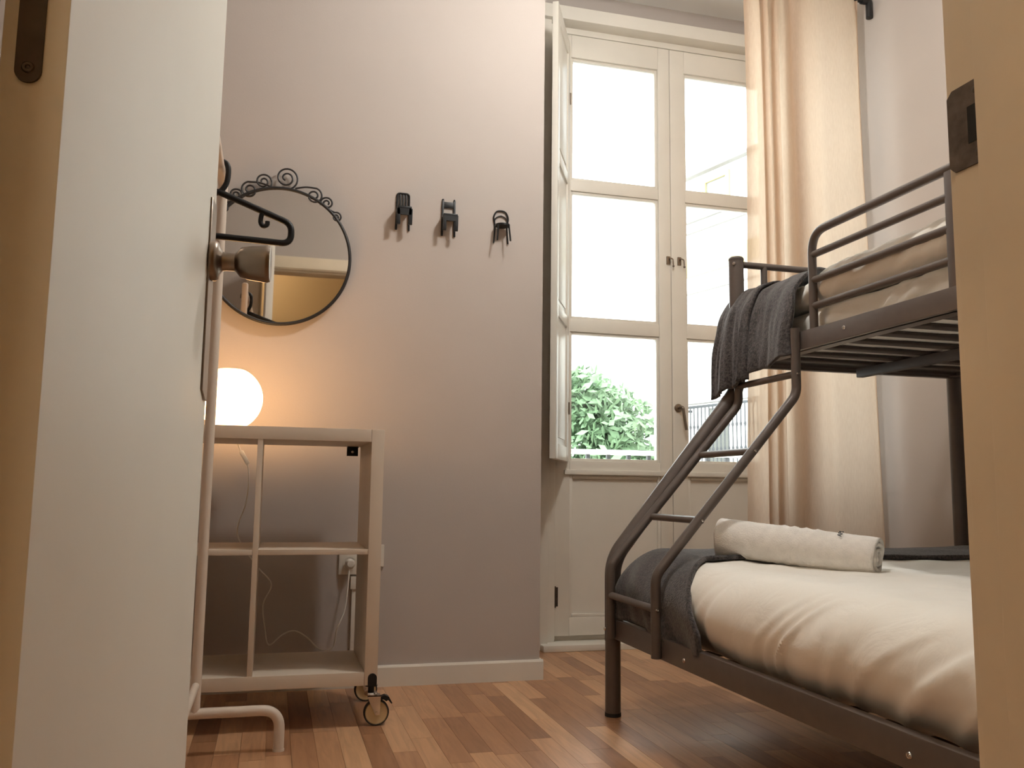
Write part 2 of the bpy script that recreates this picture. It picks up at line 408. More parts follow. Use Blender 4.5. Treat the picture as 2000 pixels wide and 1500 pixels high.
hg = new(); zc0, zc1 = 1.024, 1.28
pts = []
for k in range(13): a = math.pi + math.pi * k / 12; pts.append((-0.0235 + 0.0085 * math.cos(a), zc0 + 0.0085 * math.sin(a)))
for k in range(13): a = math.pi * k / 12; pts.append((-0.0235 + 0.0085 * math.cos(a), zc1 + 0.0085 * math.sin(a)))
prism(hg, [H + N * n + Z * z for n, z in pts], -U * 0.002); hin = obj('hinge_leaf', hg, BRONZE, door)
for z in (1.026, 1.092, 1.20):
    b = new(); lathe(b, [(0, 0.0002), (0.0012, 0.0002), (0.0018, 0.001), (0.0034, 0.001), (0.0042, 0)], H + N * -0.0235 + Z * z - U * 0.002, -U, 16); obj('screw', b, BRONZE, hin)
b = new(); cyl(b, H + N * -0.0505 + Z * 1.052 - U * 0.004, H + N * -0.0505 + Z * 1.25 - U * 0.004, 0.0068, 18)
obox(b, H, U, N, Z, (-0.002, -0.05, 1.088), (0, -0.022, 1.20)); obj('hinge_knuckle', b, BRONZE, door)

# ------------------------------------------------------------------ window
win = thing('window_1', 'tall white French window with two three-pane leaves', None, (1.95, WY, 0), kind='structure')
b = new()
box(b, (1.262, 4.09, 0.03), (1.322, 4.20, 3.149), 0.004); box(b, (2.586, 4.09, 0.03), (2.648, 4.20, 3.149), 0.004)
box(b, (1.262, 4.112, 3.118), (2.648, 4.20, 3.20), 0.004); obj('frame', b, WHITE, win)
b = new(); box(b, (1.20, 4.030, 3.150), (2.70, 4.121, 3.222), 0.004); obj('head_casing', b, WHITE, win)
b = new(); box(b, (1.225, 4.055, 0.0), (1.275, 4.121, 3.149), 0.003); obj('side_casing', b, WHITE, win)
b = new(); box(b, (2.635, 4.055, 0.0), (2.685, 4.121, 3.149), 0.003); obj('side_casing', b, WHITE, win)
b = new(); box(b, (1.24, 4.00, 0.0), (2.67, 4.30, 0.030), 0.005); box(b, (1.30, 4.135, 0.028), (2.61, 4.20, 0.075), 0.003); obj('threshold', b, WHITE, win)
ZR = [(0.894, 1.540), (1.608, 2.271), (2.331, 2.990)]
def leaf(x0, x1, g0, g1):
    b = new(); y0, y1 = 4.108, 4.158; BV = 0.003
    box(b, (x0, y0, 0.055), (g0, y1, 3.112), BV); box(b, (g1, y0, 0.055), (x1, y1, 3.112), BV)
    box(b, (g0, y0, 2.990), (g1, y1, 3.112), BV); box(b, (g0, y0, 0.823), (g1, y1, 0.894), BV); box(b, (g0, y0, 0.055), (g1, y1, 0.141), BV)
    lf = obj('leaf', b, WHITE, win)
    for (z0, z1) in ((1.540, 1.608), (2.271, 2.331)):
        b = new(); box(b, (g0, y0 + 0.004, z0), (g1, y1, z1), 0.006); obj('muntin', b, WHITE, lf)
    for z0, z1 in ZR:
        b = new(); s = 0.013
        box(b, (g0, y0 + 0.014, z0), (g0 + s, y1, z1), 0.002); box(b, (g1 - s, y0 + 0.014, z0), (g1, y1, z1), 0.002)
        box(b, (g0 + s, y0 + 0.014, z0), (g1 - s, y1, z0 + s), 0.002); box(b, (g0 + s, y0 + 0.014, z1 - s), (g1 - s, y1, z1), 0.002); obj('glazing_bead', b, WHITE, lf)
        b = new(); box(b, (g0 + 0.005, 4.136, z0 + 0.005), (g1 - 0.005, 4.140, z1 - 0.005)); obj('pane', b, GLASS, lf, False)
    b = new(); box(b, (g0, 4.126, 0.141), (g1, 4.150, 0.823)); obj('panel', b, WHITE, lf)
    b = new(); s = 0.016
    for lo, hi in (((g0, 0.141), (g0 + s, 0.823)), ((g1 - s, 0.141), (g1, 0.823)), ((g0 + s, 0.141), (g1 - s, 0.141 + s)), ((g0 + s, 0.823 - s), (g1 - s, 0.823))):
        box(b, (lo[0], 4.112, lo[1]), (hi[0], 4.128, hi[1]), 0.005)
    obj('moulding', b, WHITE, lf)
    b = new(); box(b, (g0 - 0.03, 4.094, 0.826), (g1 + 0.03, 4.110, 0.850), 0.004); obj('ledge', b, WHITE, lf)
    return lf
lf1 = leaf(1.325, 1.9515, 1.400, 1.886); lf2 = leaf(1.9545, 2.583, 2.038, 2.525)
def catch(x, parent):
    b = new(); box(b, (x - 0.012, 4.100, 1.925), (x + 0.008, 4.109, 1.968), 0.002); cyl(b, (x + 0.002, 4.100, 1.955), (x + 0.002, 4.088, 1.955), 0.004, 10)
    tube(b, fillet([(x + 0.002, 4.088, 1.956), (x + 0.016, 4.086, 1.950), (x + 0.018, 4.086, 1.918)], 0.008), 0.0035, 8)
    lathe(b, [(0, -0.006), (0.005, -0.004), (0.0065, 0), (0.005, 0.004), (0, 0.006)], (x + 0.018, 4.086, 1.913), (0, 0, 1), 12); obj('latch', b, NICKEL, parent)
catch(1.938, lf1); catch(2.000, lf2)
b = new(); lathe(b, [(0, 0), (0.021, 0), (0.021, 0.006), (0.017, 0.010), (0.008, 0.011), (0.008, 0.030), (0, 0.030)], (1.985, 4.108, 1.175), (0, -1, 0), 28)
tube(b, fillet([(1.985, 4.084, 1.178), (1.992, 4.066, 1.176), (2.008, 4.064, 1.06)], 0.012), 0.0075, 12); obj('handle', b, NICKEL, lf2)
for z in (0.24, 2.85):
    b = new(); cyl(b, (1.3235, 4.100, z - 0.05), (1.3235, 4.100, z + 0.05), 0.007, 12); box(b, (1.306, 4.104, z - 0.045), (1.342, 4.109, z + 0.045)); obj('hinge', b, BRONZE, win)
# inner shutter folded open against the left leaf
SH = Vector((1.386, 4.088, 0)); SU = (Vector((1.200, 3.715, 0)) - SH); SWD = SU.length; SU.normalize(); SN = Vector((-SU.y, SU.x, 0))
if SN.x < 0: SN = -SN
sh = thing('window_shutter', 'white inner window shutter folded open beside the left window leaf', 'shutter', SH + Vector((0, 0, 0.885)))
b = new(); S0, S1 = 0.888, 3.045; st = 0.062
obox(b, SH, SU, SN, Z, (0, -0.028, S0), (st, 0, S1), 0.002); obox(b, SH, SU, SN, Z, (SWD - st, -0.028, S0), (SWD, 0, S1), 0.002)
for z0, z1 in ((S0, S0 + 0.07), (1.545, 1.60), (2.275, 2.33), (S1 - 0.08, S1)): obox(b, SH, SU, SN, Z, (st, -0.028, z0), (SWD - st, 0, z1), 0.002)
obj('shutter_frame', b, WHITE, sh)
for z0, z1 in ((S0 + 0.07, 1.545), (1.60, 2.275), (2.33, S1 - 0.08)):
    b = new(); obox(b, SH, SU, SN, Z, (st, -0.020, z0), (SWD - st, -0.008, z1)); obox(b, SH, SU, SN, Z, (st + 0.03, -0.022, z0 + 0.03), (SWD - st - 0.03, -0.004, z1 - 0.03), 0.003); obj('panel', b, WHITE, sh)
for z in (1.15, 2.75):
    b = new(); cyl(b, SH + Z * (z - 0.03) + SN * 0.002, SH + Z * (z + 0.03) + SN * 0.002, 0.005, 10); obj('hinge', b, NICKEL, sh)

# ------------------------------------------------------------------ outside
struct('ground_street', box(new(), (-30, 4.4, -4.2), (40, 60, -4.0)), STREET, 'pale paved street outside the window')
b = new(); box(b, (0.9, 4.36, -0.25), (3.1, 4.98, -0.05), 0.01); struct('trim_balcony', b, BALW, 'white balcony slab outside the window')
br = thing('balcony_railing', 'white balcony handrail on small dark square balusters outside the window', 'railing', (1.95, 4.88, -0.05))
b = new(); box(b, (0.92, 4.85, 0.962), (3.08, 4.91, 0.990), 0.006); obj('handrail', b, BALW, br)
b = new(); box(b, (0.92, 4.865, 0.02), (3.08, 4.895, 0.05), 0.003); obj('bottom_rail', b, BALW, br)
t = new(); box(t, (-0.011, -0.011, -0.05), (0.011, 0.011, 0.963)); pme = bpy.data.meshes.new('baluster'); t.to_mesh(pme); t.free(); pme.materials.append(IRON)
for k in range(17):
    o = bpy.data.objects.new('baluster', pme); COL.objects.link(o); o.parent = br; o.location = Vector((1.0 + k * 0.129, 4.88, 0)) - ORG[br]
FO = Vector((7.12, 14.3, 0)); FT = Vector((0.264, -0.965, 0)).normalized(); FN = Vector((-FT.y, FT.x, 0))
if FN.x > 0: FN = -FN
bd = thing('townhouse', 'pale townhouse with iron balcony across the street seen through the window', 'building', FO + Vector((0, 0, -4)))
b = new(); obox(b, FO, FT, FN, Z, (0, -7, -4), (9, 0, 6.5)); obj('wall', b, STONE, bd, False)
for z0, z1, d in ((6.45, 6.52, 0.12), (5.62, 5.655, 0.06), (5.42, 5.45, 0.05), (4.30, 4.325, 0.04), (2.30, 2.32, 0.04)):
    b = new(); obox(b, FO, FT, FN, Z, (-0.02, -0.01, z0), (9, d, z1), 0.01); obj('cornice', b, GREYST, bd, False)
b = new(); obox(b, FO, FT, FN, Z, (-0.01, -0.01, 4.62), (9, 0.03, 4.98)); obj('coloured_band', b, OCHRE, bd, False)
for u in (0.55, 2.6, 4.8):
    for z0, z1 in ((5.85, 6.25), (-0.2, 2.2)):
        b = new(); obox(b, FO, FT, FN, Z, (u, -0.05, z0), (u + 0.5, 0.02, z1)); w_ = obj('window', b, WINDK, bd, False)
        b = new(); obox(b, FO, FT, FN, Z, (u - 0.08, -0.02, z0 - 0.08), (u, 0.05, z1 + 0.08)); obox(b, FO, FT, FN, Z, (u + 0.5, -0.02, z0 - 0.08), (u + 0.58, 0.05, z1 + 0.08)); obox(b, FO, FT, FN, Z, (u, -0.02, z1), (u + 0.5, 0.05, z1 + 0.08)); obj('window_frame', b, OCHRE if z0 > 5 else STONE, w_, False)
b = new(); obox(b, FO, FT, FN, Z, (0.05, 0, 0.95), (3.2, 0.55, 1.10)); bal = obj('balcony', b, STONE, bd, False)
b = new(); obox(b, FO, FT, FN, Z, (0.05, 0.50, 2.16), (3.2, 0.54, 2.20)); obox(b, FO, FT, FN, Z, (0.05, 0.51, 1.14), (3.2, 0.53, 1.17)); obox(b, FO, FT, FN, Z, (0.05, 0.0, 2.16), (0.09, 0.54, 2.20)); obj('balcony_rail', b, IRON, bal, False)
for k in range(34):
    b = new(); p = FO + FT * (0.08 + k * 0.09) + FN * 0.52
    lathe(b, [(0.011, 1.10), (0.011, 1.42), (0.024, 1.46), (0.011, 1.50), (0.011, 1.80), (0.024, 1.84), (0.011, 1.88), (0.011, 2.17)], p, (0, 0, 1), 6); obj('spindle', b, IRON, bal)
tree = thing('street_tree', 'pale green leafy street tree beyond the left window leaf', 'tree', (5.15, 14.2, -4))
b = new(); tube(b, spline([(5.15, 14.2, -4), (5.2, 14.2, -2.4), (5.1, 14.15, -0.8), (5.15, 14.2, 0.6)], 5), 0.1, 10, rs=None); 
for a, zz in ((0.3, -0.6), (2.2, -0.3), (4.0, -0.1)): tube(b, spline([(5.13, 14.18, zz), (5.13 + 0.4 * math.cos(a), 14.18 + 0.4 * math.sin(a), zz + 0.6), (5.13 + 0.6 * math.cos(a), 14.18 + 0.6 * math.sin(a), zz + 1.3)], 4), 0.04, 8)
obj('trunk', b, BARK, tree)
b = new(); rg = random.Random(3)
blobs = [(tuple((c[0] + 0.45, c[1], c[2] + 0.15)), r_ * 1.05) for c, r_ in [((4.75, 14.2, 1.0), 0.85), ((5.1, 14.0, 1.7), 0.70), ((4.7, 14.3, 2.1), 0.62), ((5.4, 14.0, 0.9), 0.6), ((5.5, 14.2, 0.5), 0.5), ((5.35, 14.1, 0.45), 0.62), ((5.45, 14.3, 0.2), 0.45), ((5.1, 14.2, 0.0), 0.8), ((4.55, 14.1, 0.4), 0.6)]]
for k in range(9000):
    (cx, cy, cz), rr = blobs[rg.randrange(len(blobs))]
    d = Vector((rg.gauss(0, 1), rg.gauss(0, 1), rg.gauss(0, 1))).normalized() * rr * rg.random() ** 0.4
    p = Vector((cx, cy, cz)) + d; s = rg.uniform(0.08, 0.14)
    a = Vector((rg.gauss(0, 1), rg.gauss(0, 1), rg.gauss(0, 1))).normalized(); e = a.orthogonal().normalized()
    b.faces.new([b.verts.new(p + a * s), b.verts.new(p + e * s * 0.5), b.verts.new(p - a * s), b.verts.new(p - e * s * 0.5)])
fo = obj('foliage', b, LEAF, tree, False, False); fo['kind'] = 'stuff'

# ------------------------------------------------------------------ bunk bed
BX, UX, BK = 1.130, 1.620, 2.565        # lower front, upper front, back
YF, YH = 2.855, 0.83                    # foot and head
bed = thing('bunk_bed', 'taupe steel bunk bed with slanted ladder and wide lower bunk', 'bunk bed', ((BX + BK) / 2, (YF + YH) / 2, 0))
PR = 0.0275
def front_post(y):
    b = new(); tube(b, fillet([(BX, y, 0.245), (BX, y, 0.515), (UX, y, 1.125), (UX, y, 1.602)], 0.16, 12), PR, 20)
    p = obj('post', b, BEDM, bed)
    b = new(); tube(b, [(BX, y, 0.008), (BX, y, 0.25)], PR - 0.0015, 20); obj('leg', b, BEDM, bed)
    b = new(); lathe(b, [(0, 0), (PR, 0), (PR, 0.012), (0, 0.012)], (BX, y, 0), seg=20); obj('foot_cap', b, RUBBER, bed)
    b = new(); lathe(b, [(PR + 0.001, 0), (PR + 0.001, 0.006), (PR - 0.004, 0.012), (0, 0.013)], (UX, y, 1.602), seg=20); obj('post_cap', b, BEDM, p)
    return p
def bolt(p, ax, parent, r=0.0065):
    b = new(); lathe(b, [(r, 0), (r, 0.002), (r * 0.8, 0.004), (r * 0.45, 0.0045), (r * 0.4, 0.003), (0, 0.003)], p, ax, 12); obj('bolt', b, CHROME, parent)
for y in (YF, YH):
    fp = front_post(y); b = new(); tube(b, [(BK, y, 0.010), (BK, y, 1.602)], PR, 20); bp_ = obj('post', b, BEDM, bed)
    b = new(); lathe(b, [(PR + 0.001, 0), (PR + 0.001, 0.006), (PR - 0.004, 0.012), (0, 0.013)], (BK, y, 1.602), seg=20); obj('post_cap', b, BEDM, bp_)
    b = new(); lathe(b, [(0, 0), (PR, 0), (PR, 0.012), (0, 0.012)], (BK, y, 0), seg=20); obj('foot_cap', b, RUBBER, bed)
    if y == YF: bolt((BX - PR, y, 0.285), (-1, 0, 0), fp); bolt((UX - 0.019, y - 0.019, 1.585), (-1, -1, 0), fp)
# side rails (angle iron: web and inward flange)
def angle_rail(x, z0, z1, s, y0=YH + 0.03, y1=YF - 0.028):
    b = new(); box(b, (x - 0.014, y0, z0), (x + 0.014, y1, z1), 0.003); box(b, (min(x, x + s * 0.05), y0, z0), (max(x, x + s * 0.05), y1, z0 + 0.004)); return obj('side_rail', b, BEDM, bed)
r1 = angle_rail(BX, 0.258, 0.322, 1); angle_rail(BK, 0.258, 0.322, -1); r3 = angle_rail(UX, 1.203, 1.262, 1); angle_rail(BK, 1.203, 1.262, -1)
for y in (2.285, 1.39): bolt((BX - 0.014, y, 0.285), (-1, 0, 0), r1, 0.007)
for y in (2.21, 1.2): bolt((UX - 0.014, y, 1.235), (-1, 0, 0), r3, 0.007)
for (x0, z0, z1) in ((BX, 0.258, 0.322), (UX, 1.203, 1.262)):
    for y in (YF, YH):
        b = new(); box(b, (x0 + 0.02, y - 0.013, z0), (BK - 0.02, y + 0.013, z1), 0.003); obj('end_rail', b, BEDM, bed)
# foot and head boards of the upper bunk
for y in (YF, YH):
    b = new(); cyl(b, (UX + 0.02, y, 1.588), (BK - 0.02, y, 1.588), 0.0125, 14); obj('board_rail', b, BEDM, bed)
    for x in (1.735, 2.45):
        b = new(); cyl(b, (x, y, 1.255), (x, y, 1.585), 0.0125, 14); obj('board_spindle', b, BEDM, bed)
    b = new(); cyl(b, (1.735, y, 1.500), (2.45, y, 1.500), 0.0115, 14); obj('board_rail', b, BEDM, bed)
# guard rail on the open side
GX = UX
gd = bpy.data.objects.new('guard_rail', None); COL.objects.link(gd); gd.parent = bed; ORG[gd] = ORG[bed]
b = new(); tube(b, fillet([(GX, 2.380, 1.225), (GX, 2.380, 1.572), (GX, 0.92, 1.566), (GX, 0.92, 1.225)], 0.07, 10), 0.0135, 14); obj('guard_hoop', b, BEDM, gd)
for y in (1.778,):
    b = new(); box(b, (GX - 0.011, y - 0.018, 1.245), (GX + 0.011, y + 0.018, 1.566), 0.006); obj('guard_post', b, BEDM, gd)
for z in (1.499, 1.417, 1.334):
    b = new(); cyl(b, (GX, 2.375, z), (GX, 0.925, z - 0.003), 0.0112, 14); obj('guard_bar', b, BEDM, gd)
# ladder
ld = bpy.data.objects.new('ladder', None); COL.objects.link(ld); ld.parent = bed; ORG[ld] = ORG[bed]
for y in (2.805, 2.443):
    b = new(); tube(b, fillet([(BX - 0.028, y, 0.262), (BX - 0.028, y, 0.500), (UX - 0.028, y, 1.060), (UX - 0.028, y, 1.272)], 0.07, 9), 0.0150, 16); obj('ladder_rail', b, BEDM, ld)
for (x, z) in ((BX - 0.028, 0.402), (BX + 0.122, 0.662), (BX + 0.306, 0.876), (UX - 0.028, 1.125)):
    b = new(); cyl(b, (x, 2.805, z), (x, 2.443, z), 0.0115, 14); obj('rung', b, BEDM, ld)
    bolt((x - 0.003, 2.443 - 0.0145, z), (0, -1, 0), ld, 0.005)
# slats
for (x0, zt) in ((BX + 0.02, 0.275), (UX + 0.02, 1.222)):
    t = new(); box(t, (x0, -0.024, zt - 0.010), (BK - 0.02, 0.024, zt), 0.002); bmesh.ops.translate(t, verts=t.verts, vec=-ORG[bed] + Vector((0, ORG[bed].y, 0)))
    me = bpy.data.meshes.new('slat'); t.to_mesh(me); t.free(); me.materials.append(SLATM); finish(me, True)
    for k in range(15):
        o = bpy.data.objects.new('slat', me); COL.objects.link(o); o.parent = bed; o.location = (0, YH + 0.13 + k * 0.1345 - ORG[bed].y, 0)
b = new(); box(b, (2.075, YH + 0.02, 1.178), (2.105, YF - 0.06, 1.211), 0.003); obj('centre_beam', b, SLATM, bed)
b = new(); box(b, (1.83, YH + 0.02, 0.225), (1.87, YF - 0.02, 0.264), 0.003); obj('centre_beam', b, SLATM, bed)
b = new(); cyl(b, (1.85, 1.85, 0), (1.85, 1.85, 0.226), 0.018, 12); obj('support_leg', b, BEDM, bed)

# ------------------------------------------------------------------ bedding
def crease(p, amp, k=7.0, shear=0.9, seed=0.0):
    """long soft creases running down a hanging side"""
    u = (p.y + shear * p.z) * k; w_ = u + 0.5 * nz(u * 0.7, p.z * 3, seed)
    n = math.exp(-(nz(w_, p.z * 0.9 + seed, seed) / 0.34) ** 2)
    m = math.exp(-(nz(w_ * 1.9 + 3, p.z * 1.2, seed + 9) / 0.26) ** 2) * (0.5 + 0.9 * nz(u * 0.6, p.z * 3, seed + 2))
    return amp * (n * 0.34 + m * 0.55 + 0.45 * nz(u * 0.8, p.z * 2.5, seed + 4) - 0.35)
def duvet_low(p, n, cover=False):
    side = max(0.0, -n.x); top = max(0.0, n.z)
    t = min(1.0, max(0.0, (0.52 - p.z) / 0.14))
    p = p.copy()
    p.z += top * (0.012 * nz(p.x * 3.1, p.y * 3.1, 2.0) + 0.006 * nz(p.x * 9, p.y * 7, 4.0)) + top * 0.018 * max(0, (p.y - 2.3) / 0.45)
    if n.x < -0.05:
        f = min(1.0, max(0.0, (2.45 - p.y) / 0.25))
        p += n * crease(p, (0.030 * t + 0.004) * f, 9.0, 0.35 + 0.65 * max(0, (2.3 - p.y)), 1.0) * min(1, side * 1.6)
        p.x += 0.022 * max(0, (0.41 - p.z) / 0.12) * side
    else: p += n * 0.004 * nz(p.x * 14, p.y * 12, p.z * 12)
    return p
b = rbox((1.128, 0.90, 0.287), (2.53, 2.80, 0.535), 0.135, 0.0085, duvet_low)
o = obj('duvet', b, DUVET); tag(o, 'puffy cream white duvet covering the wide lower bunk', 'duvet')
um = rbox((1.655, 0.875, 1.2235), (2.53, 2.815, 1.345), 0.045, 0.014, lambda p, n: p + n * (0.003 * nz(p.x * 8, p.y * 8, p.z * 8) + max(0, -n.x) * crease(p, 0.020, 9.0, 1.2, 3.0)))
o = obj('mattress', um, DUVET); tag(o, 'cream mattress lying on the upper bunk slats', 'mattress')
def duvet_up(p, n):
    p = p.copy(); side = max(0.0, -n.x)
    p.z += max(0, n.z) * (0.014 * nz(p.x * 4, p.y * 3, 7.0) * min(1, max(0, (2.42 - p.y) / 0.1)) - 0.030 * min(1, max(0, (p.y - 2.38) / 0.08)))
    p += n * crease(p, 0.030, 9.0, 1.0, 8.0) * side
    # pinched into two soft rolls along the open side
    p.x -= 0.006 * side * math.sin(max(0.0, min(1.0, (p.z - 1.34) / 0.12)) * math.pi)
    return p
b = rbox((1.638, 0.90, 1.347), (2.52, 2.80, 1.464), 0.045, 0.012, duvet_up)
o = obj('duvet', b, DUVET); tag(o, 'cream white duvet on the upper bunk behind the guard rail', 'duvet')
# lower throw: follows the duvet at its foot end, hangs over the open side
def cut_sheet(src, keep):
    bm = src; bm.verts.ensure_lookup_table()
    bmesh.ops.delete(bm, geom=[f for f in bm.faces if not keep(f.calc_center_median())], context='FACES'); return bm
def sheet(nu, nv, fn):
    bm = new(); g = [[bm.verts.new(fn(i / nu, j / nv)) for j in range(nv + 1)] for i in range(nu + 1)]
    for i in range(nu):
        for j in range(nv): bm.faces.new((g[i][j], g[i + 1][j], g[i + 1][j + 1], g[i][j + 1]))
    return bm
def rounded(a, flat_end, r, maxdrop):
    """arc length past flat_end -> (outward run, drop)"""
    d = a - flat_end
    if d <= 0: return 0.0, 0.0
    q = r * math.pi / 2
    if d < q: return r * math.sin(d / r), r * (1 - math.cos(d / r))
    return r, r + (d - q)
def throw_low(u, v):
    # v runs from the loose edge towards the foot end, u from the wall side over the open side and down
    hang = max(0.0, (u - 0.80) / 0.20)
    full = 1.204 + 0.236 + 0.088 + 0.008 * math.sin(v * 9)
    ax_ = u * full
    rx, dx = rounded(ax_, 1.204, 0.150, 1)
    x = 2.47 - min(ax_, 1.204) - rx
    y_edge = 2.405 + 0.02 * nz(u * 5, 1.7) - 0.20 * min(1.0, hang * 1.2)
    by = y_edge + v * (2.80 - y_edge + 0.16) ; ry, dy = rounded(by, 2.668, 0.148, 1)
    y = min(by, 2.668) + ry
    drop = (dx ** 2.6 + dy ** 2.6) ** (1 / 2.6)
    top = 0.549 + 0.018 * max(0, (min(y, 2.8) - 2.3) / 0.45)
    fold = 0.012 * nz(x * 5 + 2, y * 8, 1.0) + 0.014 * hang * abs(nz(v * 7 + hang * 1.5, hang * 1.2, 2.2)) + 0.010 * hang * math.sin(v * 15 + 2 * hang)
    edge = 0.006 * math.exp(-(v / 0.03) ** 2)
    return Vector((x - fold * (0.3 + 0.7 * hang) + 0.10 * max(0, drop - 0.15), y, top - drop + fold * 0.8 * (1 - hang) + edge * (1 - hang)))
b = sheet(120, 60, throw_low)
o = obj('throw_blanket', b, KNIT, recalc=False); tag(o, 'charcoal knitted throw across the foot of the lower bunk', 'throw'); solid(o, 0.013, 1.0)
# flap of the throw folded back in front of the ladder
# upper throw: slung over the open side at the foot of the upper bunk
def throw_up_fn(drop, off, y0, y1, seed):
    P = spline([V(2.15, 1.466, 0), V(1.95, 1.470, 0), V(1.76, 1.480, 0), V(1.664, 1.470, 0), V(1.600, 1.402, 0), V(1.575, 1.320, 0), V(1.556, 1.230, 0), V(1.545, drop, 0)], 12)
    def fn(u, v):
        s = u * (len(P) - 1); i = min(int(s), len(P) - 2); q = P[i].lerp(P[i + 1], s - i)
        y = y0 + (y1 - y0) * v; hang = max(0.0, (u - 0.42) / 0.58)
        # folds gather towards the foot end as the cloth falls
        fold = math.sin(v * 13 + 1.3 * nz(v * 3, seed)) * 0.013 * hang + 0.012 * hang * nz(v * 14, u * 4, seed)
        x = q.x + 0.030 * hang - off - fold - 0.012 * hang * v; z = q.y + off * 0.5 + 0.05 * hang * hang * (0.62 - v) + 0.008 * nz(u * 9, v * 9, seed)
        y += 0.035 * hang * (v - 0.25) + 0.010 * nz(u * 6, v * 3, seed + 2)
        y -= 0.035 * (1 - hang) * (1 - v) * 0.0
        return Vector((x, y, z))
    return fn
b = sheet(70, 60, throw_up_fn(1.155, 0.0, 2.455, 2.885, 0.4))
o = obj('throw_blanket', b, KNIT, recalc=False); tag(o, 'charcoal knitted throw slung over the foot of the upper bunk', 'throw'); solid(o, 0.011, 0.0)
up = o
b = sheet(60, 40, throw_up_fn(1.100, 0.016, 2.70, 2.905, 4.4)); cut_sheet(b, lambda c: c.x < 1.74)
l2 = obj('folded_layer', b, KNIT, up, recalc=False); solid(l2, 0.010, 0.0)
# towel: rolled, with an open spiral end towards the doorway side
TA = Vector((1.352, 2.500, 0.6095)); TB = Vector((1.640, 2.135, 0.5745)); tax = (TB - TA).normalized(); TL = (TB - TA).length
tu = Vector((0, 0, 1)); tu = (tu - tax * tu.dot(tax)).normalized(); tv = tax.cross(tu)
tw = thing('rolled_towel', 'rolled white terry towel lying on the lower bunk', 'towel', TA.lerp(TB, 0.5) - Vector((0, 0, 0.058)))
def roll(s, v):
    th = s * 2 * math.pi * 2.6 - 1.17; rr = 0.064 - 0.0165 * (1 - s) * 2.6 + 0.0012 * nz(th * 3, v * 30)
    if s > 0.6:
        for c0 in (0.42, 0.49, 0.56, 0.63): rr += 0.0034 * math.exp(-((v - c0) / 0.014) ** 2)
    e = 0.012 * (nz(th * 0.8, 2.0) ) 
    r2 = rr * (1 + 0.10 * (1 - v)); flat = 0.92
    return TA + tax * (v * TL + e * (1 if v > 0.5 else -1)) + tu * (math.cos(th) * r2 * flat) + tv * (math.sin(th) * r2)
b = sheet(150, 70, roll); o = obj('roll', b, TOWEL, tw, recalc=False); solid(o, 0.0085, -1.0)
cu = bpy.data.curves.new('letters', 'FONT'); cu.body = 'APS'; cu.size = 0.0185; cu.extrude = 0.0006; cu.resolution_u = 2
tmp = bpy.data.objects.new('tmp_letters', cu); COL.objects.link(tmp); bpy.context.view_layer.update()
tme = bpy.data.meshes.new_from_object(tmp.evaluated_get(bpy.context.evaluated_depsgraph_get())); b = new(); b.from_mesh(tme); bpy.data.objects.remove(tmp); bpy.data.meshes.remove(tme)
for v in b.verts:
    # letters climb around the roll near its open end
    th = 0.72 - v.co.x / 0.064; ax_ = 0.80 * TL - v.co.y; rr = (0.064 + 0.0014 + v.co.z) * (1 + 0.10 * (1 - ax_ / TL))
    v.co = TA + tax * ax_ + tu * (math.cos(th) * rr * 0.92) + tv * (math.sin(th) * rr)
LET = obj('embroidered_letters', b, STITCH, tw, False); LET['label'] = 'dark embroidered letters near the towel end'

# ------------------------------------------------------------------ curtain and rod
CP = [(2.030, 3.500), (2.034, 3.455), (2.060, 3.430), (2.092, 3.440), (2.108, 3.480), (2.116, 3.540), (2.134, 3.560), (2.150, 3.530), (2.140, 3.490), (2.160, 3.478), (2.182, 3.530), (2.196, 3.575), (2.216, 3.560), (2.206, 3.505), (2.226, 3.500), (2.250, 3.560), (2.275, 3.585), (2.300, 3.560), (2.296, 3.500), (2.270, 3.455), (2.276, 3.425), (2.310, 3.418), (2.370, 3.432), (2.430, 3.452), (2.490, 3.440), (2.560, 3.438), (2.620, 3.456), (2.660, 3.466), (2.682, 3.480), (2.684, 3.496), (2.660, 3.494)]
CPS = spline([V(x, y, 0) for x, y in CP], 7)
def curt(u, v):
    s = u * (len(CPS) - 1); i = min(int(s), len(CPS) - 2); q = CPS[i].lerp(CPS[i + 1], s - i)
    z = 0.035 + v * (3.158 - 0.035); low = 1 - v
    cx = 2.36; wid = 0.955 + 0.075 * low + (0.03 * math.sin(v * 5 + 1))
    dep = 0.75 + 0.45 * low
    x = cx + (q.x - cx) * wid + 0.006 * nz(u * 5, v * 3, 1) + 0.010 * low; y = 3.495 + (q.y - 3.495) * dep + 0.010 * nz(u * 9, v * 2.5, 3) * (0.4 + low)
    if v > 0.955:   # gathered heading under the rod
        g = (v - 0.955) / 0.045; y += 0.012 * math.sin(u * 70) * g
    return Vector((x, y, z))
b = sheet(210, 60, curt); cur = obj('curtain', b, CURTAIN, recalc=False); tag(cur, 'beige linen curtain drawn to the right of the window', 'curtain')
rod = thing('curtain_rod', 'dark metal curtain rod ending in a downturned elbow', 'curtain rod', (1.95, 3.495, 3.12))
b = new(); cyl(b, (1.058, 3.495, 3.172), (2.735, 3.495, 3.172), 0.0125, 14); obj('pole', b, BLACKI, rod)
b = new(); cyl(b, (2.700, 3.495, 3.172), (2.722, 3.495, 3.172), 0.0185, 16); obj('collar', b, BLACKI, rod)
b = new(); tube(b, fillet([(2.722, 3.495, 3.172), (2.742, 3.495, 3.172), (2.742, 3.495, 3.085)], 0.018), 0.0165, 16); obj('elbow', b, BLACKI, rod)
b = new(); lathe(b, [(0, 0), (0.022, 0), (0.022, 0.006), (0.0, 0.006)], (1.0545, 3.495, 3.172), (1, 0, 0), 18); obj('wall_flange', b, BLACKI, rod)

